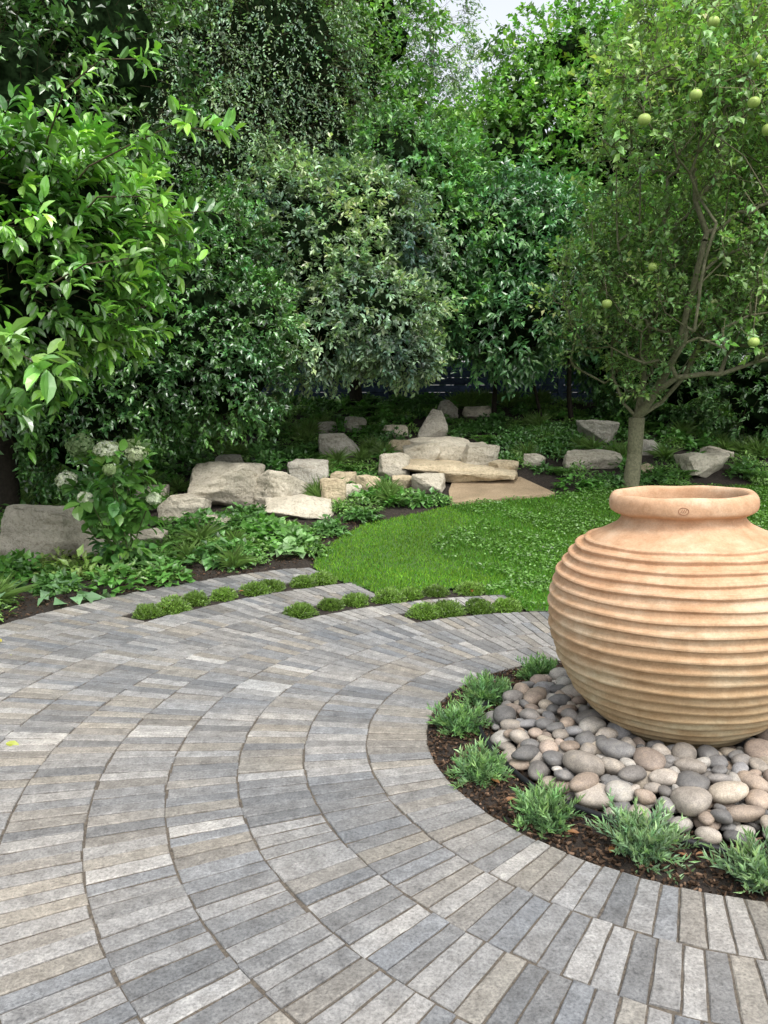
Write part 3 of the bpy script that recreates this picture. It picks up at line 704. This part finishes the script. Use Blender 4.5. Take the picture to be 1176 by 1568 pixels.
def rock(x, y, w, h, kind, seed):
    r = random.Random(seed * 31 + 5)
    bm = bmesh.new()
    for i in range(22):
        p = Vector((r.uniform(-1, 1), r.uniform(-1, 1), r.uniform(-1, 1)))
        m = max(abs(p.x), abs(p.y), abs(p.z)); top = abs(p.z) == m; p /= m
        if kind == 3: p.x *= 1 - .45 * max(0, p.z); p.y *= 1 - .45 * max(0, p.z)
        k_ = 1 - .16 * r.random()
        p = Vector((p.x * k_, p.y * k_, p.z * (1 - .08 * r.random()) if (top and kind != 3) else p.z * k_))
        bm.verts.new(p)
    res = bmesh.ops.convex_hull(bm, input=bm.verts)
    bmesh.ops.delete(bm, geom=[g for g in res['geom_interior'] if isinstance(g, bmesh.types.BMVert)], context='VERTS')
    d = w * r.uniform(.55, .75)
    for v in bm.verts: v.co = Vector((v.co.x * w / 2, v.co.y * d / 2, v.co.z * h * .62))
    bmesh.ops.dissolve_limit(bm, angle_limit=.2, verts=bm.verts, edges=bm.edges)
    bmesh.ops.bevel(bm, geom=bm.edges[:], offset=min(w, h) * .045, segments=2, affect='EDGES', profile=.6)
    bmesh.ops.triangulate(bm, faces=bm.faces)
    for _ in range(4):
        long_ = [e for e in bm.edges if e.calc_length() > w * .045]
        if long_: bmesh.ops.subdivide_edges(bm, edges=long_, cuts=1)
        bmesh.ops.triangulate(bm, faces=bm.faces)
    bm.normal_update()
    newco = []
    for v in bm.verts:
        q = v.co * (5 / max(w, .3)) + Vector((seed, 0, 0))
        side = math.hypot(v.normal.x, v.normal.y)
        strata = mnoise.noise(Vector((q.x * .5, q.y * .5, v.co.z * 14 + seed)))
        strata = max(-.5, min(.25, strata * 1.6))
        newco.append(v.co + v.normal * w * (.020 * mnoise.noise(q) + .010 * mnoise.noise(q * 3.1)) + Vector((v.normal.x, v.normal.y, 0)) * side * .022 * strata * min(1, w))
    for v, c_ in zip(bm.verts, newco): v.co = c_
    me = bpy.data.meshes.new('limestone_rock'); bm.to_mesh(me); bm.free()
    c = np.array(RCOL[kind]) * r.uniform(.88, 1.1)
    ca = me.color_attributes.new('Col', 'FLOAT_COLOR', 'POINT'); c4 = np.ones((len(me.vertices), 4), dtype=np.float32); c4[:, :3] = c
    ca.data.foreach_set('color', c4.ravel()); me.materials.append(M_rock)
    me.polygons.foreach_set('use_smooth', [True] * len(me.polygons))
    ob = link(bpy.data.objects.new('limestone_rock', me))
    ob.location = (x, y, terr1(x, y) + h * .44); ob.rotation_euler = (r.uniform(-.06, .06), r.uniform(-.06, .06), r.uniform(-.3, .3))
for i, (x, y, w, h, k) in enumerate(ROCKS): rock(x, y, w, h, k, i)

M_path, nt, b = newmat('sandy_stone'); n1 = noise_node(nt, 60, 6, .8); n2 = noise_node(nt, 3, 4, .6)
r1 = ramp(nt, n1.outputs[0], [(.3, (.19, .135, .08)), (.5, (.36, .265, .165)), (.7, (.48, .38, .26))]); r2 = ramp(nt, n2.outputs[0], [(.35, (.75, .75, .72)), (.65, (1.1, 1.1, 1.1))])
nt.links.new(mul(nt, r1.outputs[0], r2.outputs[0]), b.inputs['Base Color']); b.inputs['Roughness'].default_value = .9; bump(nt, b, n1.outputs[0], .6, .02)
pm = MB()
out = [(.82, 9.52), (1.25, 9.62), (1.75, 9.8), (2.22, 9.98), (2.1, 10.3), (1.9, 10.75), (1.4, 10.72), (.95, 10.62), (.85, 10.1)]
K = len(out); vs = [(x, y, terr1(x, y) + .035) for x, y in out] + [(x, y, terr1(x, y) - .1) for x, y in out]
pm.add(vs, [tuple(range(K))] + [(K + i, K + (i + 1) % K, (i + 1) % K, i) for i in range(K)]); pm.obj('sandstone_path', M_path)

# ---------------------------------------------------------------- fence
fm = MB(); fc = (.05, .08, .14)
def box(m_, a, b_, col):
    x0, y0, z0 = a; x1, y1, z1 = b_
    m_.add([(x0, y0, z0), (x1, y0, z0), (x1, y1, z0), (x0, y1, z0), (x0, y0, z1), (x1, y0, z1), (x1, y1, z1), (x0, y1, z1)],
           [(0, 3, 2, 1), (4, 5, 6, 7), (0, 1, 5, 4), (1, 2, 6, 5), (2, 3, 7, 6), (3, 0, 4, 7)], col)
fx0 = -9
while fx0 < 11:
    for i in range(6):
        g = random.uniform(.7, 1.3); box(fm, (fx0 + .1, 16.2, 1.6 + i * .15), (fx0 + 1.8, 16.225, 1.742 + i * .15), tuple(c * g for c in fc))
    box(fm, (fx0, 16.16, 1.5), (fx0 + .095, 16.26, 3.0), fc)
    for i in range(14): box(fm, (fx0 + .12 + i * .125, 16.2, 2.505), (fx0 + .14 + i * .125, 16.21, 2.9), (.03, .028, .03))
    for i in range(4): box(fm, (fx0 + .1, 16.212, 2.54 + i * .11), (fx0 + 1.8, 16.22, 2.56 + i * .11), (.03, .028, .03))
    fx0 += 1.8
fm.obj('wooden_fence', M_fence)

# ---------------------------------------------------------------- ground cover
GC = empty('groundcover_plants')
def groundcover():
    PP, DD, NN, LL_, WW, CC = [], [], [], [], [], []
    cnt = 0; tries = 0
    def mound(x, y, R_, H_, leaf, wr, col, n):
        d = norm(rng.normal(0, 1, (n, 3))); d[:, 2] = np.abs(d[:, 2])
        p = np.array([x, y, terr1(x, y)]) + d * np.array([R_, R_, H_]) * rng.uniform(.55, 1.08, (n, 1))
        PP.append(p); DD.append(d * np.array([1, 1, .25]) + rng.normal(0, .45, d.shape)); NN.append(UP * 1.1 + d * .5 + rng.normal(0, .3, d.shape))
        l = leaf * rng.uniform(.6, 1.25, n); LL_.append(l); WW.append(l * wr)
        CC.append(np.clip(1.7 * np.array(col) * (1 + rng.normal(0, .3, (n, 1))), .004, 1))
    def fern(x, y, H_, col, nf):
        # arching fronds with paired leaflets
        for _ in range(nf):
            a = rng.uniform(0, 6.28); d = np.array([math.cos(a), math.sin(a), 0]); sd_ = np.array([-d[1], d[0], 0])
            s = np.linspace(.15, 1, 14); px = np.array([x, y, terr1(x, y)]) + d * (s * H_ * .9)[:, None] + UP * (H_ * (1.15 * s - .85 * s ** 2))[:, None]
            for sg in (-1, 1):
                PP.append(px); DD.append(sd_ * sg + d * .35 - UP * .1 + rng.normal(0, .08, px.shape)); NN.append(np.tile(UP, (14, 1)) + rng.normal(0, .1, px.shape))
                l = H_ * .34 * (1.05 - s) ** .7; LL_.append(l); WW.append(l * .32 + .004); CC.append(np.tile(1.6 * np.array(col), (14, 1)) * rng.uniform(.8, 1.2))
    def grassy(x, y, R_, H_, col, n):
        a = rng.uniform(0, 6.28, n); e = rng.uniform(.35, 1.4, n)
        d = np.stack([np.cos(a) * np.cos(e), np.sin(a) * np.cos(e), np.sin(e)], 1)
        PP.append(np.array([x, y, terr1(x, y)]) + d * .02); DD.append(d); NN.append(UP + rng.normal(0, .3, d.shape))
        l = H_ * rng.uniform(.7, 1.3, n); LL_.append(l); WW.append(np.full(n, .012)); CC.append(1.4 * np.array(col) * (1 + rng.normal(0, .2, (n, 1))))
    while cnt < 1200 and tries < 40000:
        tries += 1
        x = random.uniform(-5.5, 7.5); y = random.uniform(5.2, 15.2)
        if bool(inlawn(np.array(x), np.array(y))): continue
        r = math.hypot(x - CX, y - CY)
        if r < ROUT + .14 and not (y > 9.5): continue
        if y < 9.4 and x > 0.3: continue
        if .75 < x < 2.3 and 9.4 < y < 10.85: continue
        if x < -1.7 and r < ROUT + .5 and random.random() < .6: continue
        if any(abs(x - q[0]) < q[2] * .5 and -q[2] * .62 < y - q[1] < q[2] * .4 for q in ROCKS): continue
        t = mnoise.noise(Vector((x * .9, y * .9, 3))) + random.uniform(-.25, .25)
        f = random.uniform(.75, 1.2)
        if random.random() < .16 and y > 7.5: fern(x, y, .3 * f, (.065, .14, .03), 11)
        elif t < -.18: mound(x, y, .19 * f, .15 * f, .08, .7, (.05, .115, .03), 120)
        elif t < 0: mound(x, y, .17 * f, .11 * f, .045, .6, (.085, .17, .04), 220)
        elif t < .16: mound(x, y, .18 * f, .14 * f, .065, .5, (.11, .19, .05), 150)
        elif t < .3: mound(x, y, .19 * f, .17 * f, .095, .75, (.06, .15, .03), 90)
        else:
            grassy(x, y, .1, .24 * f, (.10, .17, .04), 90); mound(x, y, .14 * f, .1, .05, .6, (.07, .14, .035), 90)
        cnt += 1
    for (x, y, R_, H_, lf, wr, c, n) in [(-1.6, 10.35, .3, .62, .12, .7, (.055, .13, .035), 240), (-2.0, 8.3, .3, .24, .1, .8, (.06, .14, .035), 240), (-1.2, 8.1, .32, .24, .1, .85, (.08, .18, .04), 240),
                                         (-.9, 7.75, .25, .2, .12, .9, (.12, .21, .08), 110), (-1.6, 7.45, .28, .2, .1, .8, (.055, .13, .035), 180), (-2.3, 7.2, .28, .18, .09, .8, (.06, .13, .035), 160),
                                         (2.5, 11.7, .4, .25, .07, .4, (.05, .12, .035), 400), (2.0, 12.0, .45, .35, .08, .4, (.045, .11, .03), 400), (.1, 12.3, .35, .25, .08, .5, (.05, .11, .035), 300), (2.6, 12.3, .5, .35, .09, .4, (.05, .11, .03), 400),
                                         (-3.3, 6.35, .2, .2, .13, .85, (.07, .16, .05), 26), (-2.75, 6.75, .25, .2, .11, .5, (.13, .2, .05), 90), (-2.55, 6.05, .15, .14, .15, .7, (.10, .18, .09), 14), (-3.02, 5.62, .12, .14, .15, .7, (.11, .19, .10), 10), (-2.95, 7.0, .26, .22, .08, .5, (.13, .17, .05), 220), (-3.4, 6.9, .25, .2, .1, .7, (.07, .15, .03), 120),
                                         (2.7, 10.75, .3, .22, .06, .5, (.09, .17, .045), 300), (3.9, 10.9, .35, .2, .05, .5, (.08, .16, .04), 350), (-.3, 9.35, .3, .15, .06, .5, (.09, .16, .045), 300), (.25, 9.6, .3, .2, .06, .5, (.08, .15, .04), 320)]:
        mound(x, y, R_, H_, lf, wr, c, n)
    build_leaves('groundcover_leaves', np.concatenate(PP), np.concatenate(DD), np.concatenate(NN), np.concatenate(LL_), np.concatenate(WW), np.clip(np.concatenate(CC), .004, 1), M_leaf, T5, GC)
groundcover()

# ---------------------------------------------------------------- hydrangea
HY = empty('hydrangea_plant')
def hydrangea():
    heads = [(-2.74, 7.0, 1.2, .12, (.25, .34, .17)), (-2.46, 6.9, 1.16, .1, (.68, .70, .56)), (-2.2, 6.9, 1.13, .085, (.55, .6, .4)), (-2.82, 6.85, .9, .08, (.66, .68, .56)), (-2.08, 6.95, .72, .06, (.55, .6, .44)), (-2.4, 6.75, 1.0, .05, (.35, .45, .22)), (-2.3, 7.1, 1.19, .07, (.35, .44, .22)), (-2.62, 6.75, .75, .06, (.6, .63, .5))]
    mb_ = MB(); C, O = [], []
    P, D, Nn, Cc = [], [], [], []
    for (x, y, z, s, c) in heads:
        b0 = Vector((-2.45 + random.uniform(-.1, .1), 7.2, .02)); t = Vector((x, y, z))
        pts = [b0, b0.lerp(t, .4) + Vector((0, 0, .1)), b0.lerp(t, .75) + Vector((0, 0, .08)), t]
        mb_.tube(pts, [.009, .007, .006, .005], 6, (.10, .13, .05))
        for i in range(3):
            for k in range(4):
                C.append(pts[i].lerp(pts[i + 1], (k + .5) / 4)[:]); O.append((random.uniform(-1, 1), random.uniform(-1, .6), .35))
        n = 420; d = norm(rng.normal(0, 1, (n, 3))); P.append(np.array([x, y, z]) + d * s * np.array([1.15, 1.15, .8]) * (lump(d, 4, .2, int(x * 100) % 97) * rng.uniform(.8, 1.0, n))[:, None]); Nn.append(d + rng.normal(0, .3, d.shape)); D.append(np.cross(d, rng.normal(0, 1, d.shape)))
        Cc.append(np.array(c) * (1 + rng.normal(0, .15, (n, 1))))
    C = np.array(C); O = np.array(O)
    a, b_, c, l, cc, ax, LL = spray_leaves(C, O, 5, .16, .13, np.array((.07, .16, .035)), upn=1.1)
    build_leaves('leaves', a, b_, c, l.ravel(), l.ravel() * .68, cc, M_leaf, TB, HY)
    build_leaves('flower_heads', np.concatenate(P), np.concatenate(D), np.concatenate(Nn), .03, .028, np.clip(np.concatenate(Cc), 0, .85), M_flower, TB, HY)
    mb_.obj('stems', M_bark, HY, True)
hydrangea()

# ---------------------------------------------------------------- grass blades and clover
def grass():
    n = 270000
    y = 3 + 7.6 * rng.random(n) ** 1.05; x = rng.uniform(-.8, 7.2, n)
    k = inlawn(x, y) & (x < .62 * y + .6) & ~((x > .78) & (x < 2.25) & (y > 9.45 + (x - .8) * .33))
    x = x[k]; y = y[k]; n = len(x)
    z = terr(x, y)
    p = np.stack([x, y, z], 1)
    pn = np.sin(x * 2.3 + 1.3 * np.sin(y * 1.9)) * np.sin(y * 2.1 + x) + .5 * np.sin(x * 6.1 + y * 2.3) * np.sin(y * 5.3 - x)
    fine = (x < .75 + .25 * np.sin(y * 3))
    h = np.where(fine, rng.uniform(.02, .042, n), rng.uniform(.025, .06, n))
    d = rng.normal(0, .55, (n, 3)); d[:, 2] = 1
    base = np.where(fine[:, None], np.array([[.135, .27, .035]]), np.array([[.105, .23, .034]]))
    c = base * (1 + .2 * pn[:, None]) * (1 + rng.normal(0, .3, (n, 1))) * (1 + rng.normal(0, .15, (n, 1)) * np.array([1, .1, -.5]))
    build_leaves('grass_blades', p, d, rng.normal(0, 1, (n, 3)), h, .009, np.clip(c, .005, 1), M_grass, T3, LAWN)
    m = 60000
    y = rng.uniform(5, 10.5, m); x = rng.uniform(.3, 6.5, m)
    cl = np.sin(x * 4.1 + y) * np.sin(y * 3.7 - x * 1.2) + np.sin(x * 9 + y * 7) * .5 + rng.normal(0, .3, m)
    k = inlawn(x, y) & (x > .8 + .3 * np.sin(y * 3)) & (x < .6 * y + .5) & (cl > -.3) & ~((x > .78) & (x < 2.25) & (y > 9.45 + (x - .8) * .33))
    x = x[k]; y = y[k]; m = len(x); cl = cl[k]
    p = np.stack([x, y, terr(x, y) + rng.uniform(.02, .05, m) + .02 * np.clip(cl, 0, 1)], 1)
    d = rng.normal(0, 1, (m, 3)); d[:, 2] *= .3
    c = np.array((.115, .24, .045)) * (1 + rng.normal(0, .3, (m, 1)))
    build_leaves('clover_leaves', p, d, UP + rng.normal(0, .4, (m, 3)), rng.uniform(.022, .045, m), .024, np.clip(c, .005, 1), M_leaf, T4, LAWN)
grass()

def fallen():
    spots = [(-1.72, 3.35, 0, (.35, .38, .06)), (-2.5, 4.9, 0, (.4, .35, .07))]
    for i in range(4):
        a = math.radians(random.uniform(120, 330)); r = random.uniform(1.3, 4.4); spots.append((CX + r * math.cos(a), CY + r * math.sin(a), 0, random.choice([(.25, .2, .1), (.3, .3, .1)])))
    for i in range(40):
        r = random.uniform(4.65, 5.9); a = math.radians(random.uniform(122, 165)); x, y = CX + r * math.cos(a), CY + r * math.sin(a); spots.append((x, y, terr1(x, y) + .01, random.choice([(.26, .10, .03), (.35, .16, .07), (.2, .12, .06)])))
    for (k, a) in ((9, 132), (9, 143), (6, 118), (9, 121), (6, 103)):
        r = RB + (k + .35) * RW; spots.append((CX + r * math.cos(math.radians(a)), CY + r * math.sin(math.radians(a)), .03, (.32, .11, .04)))
    for a in (205, 212, 229, 236, 247, 252, 160, 265):
        r = random.uniform(.98, 1.15); spots.append((CX + r * math.cos(math.radians(a)), CY + r * math.sin(math.radians(a)), .0, (.28, .13, .05)))
    n = len(spots); P = np.array([[s[0], s[1], s[2] + .006] for s in spots]); C = np.array([s[3] for s in spots])
    d = rng.normal(0, 1, (n, 3)); d[:, 2] *= .12
    l = rng.uniform(.025, .06, n); l[2:6] = .018; l[0] = .07
    build_leaves('fallen_leaves', P, d, UP + rng.normal(0, .15, (n, 3)), l, l * .5, C, M_leaf, TB)
fallen()

# ---------------------------------------------------------------- light, sky, camera
SE, SR = math.radians(58), math.radians(160)
w = bpy.data.worlds.new('World'); scene.world = w; w.use_nodes = True
nt = w.node_tree; bg = nt.nodes['Background']
sky = N(nt, 'ShaderNodeTexSky'); sky.sky_type = 'NISHITA'; sky.sun_disc = False
sky.sun_elevation = SE; sky.sun_rotation = SR; sky.dust_density = 4; sky.air_density = 1.0; sky.ozone_density = 1
hs = N(nt, 'ShaderNodeHueSaturation'); hs.inputs['Saturation'].default_value = .25; hs.inputs['Value'].default_value = 2.35
nt.links.new(sky.outputs[0], hs.inputs['Color']); nt.links.new(hs.outputs[0], bg.inputs[0]); bg.inputs[1].default_value = .15
sd = bpy.data.lights.new('sun', 'SUN'); sd.energy = 1.5; sd.angle = math.radians(24); sd.color = (1, .97, .92)
so = link(bpy.data.objects.new('sun', sd))
tow = Vector((math.sin(SR) * math.cos(SE), math.cos(SR) * math.cos(SE), math.sin(SE)))
so.rotation_euler = tow.to_track_quat('Z', 'Y').to_euler(); so.location = (0, 0, 20)

cd = bpy.data.cameras.new('camera'); co = link(bpy.data.objects.new('camera', cd))
co.location = (0, 0, 1.5); co.rotation_euler = (math.radians(82.6), 0, 0)
cd.sensor_fit = 'VERTICAL'; cd.sensor_height = 36; cd.lens = 27.18; cd.clip_end = 1000; cd.clip_start = .05
scene.camera = co
scene.view_settings.view_transform = 'Standard'; scene.view_settings.look = 'None'; scene.view_settings.exposure = 0
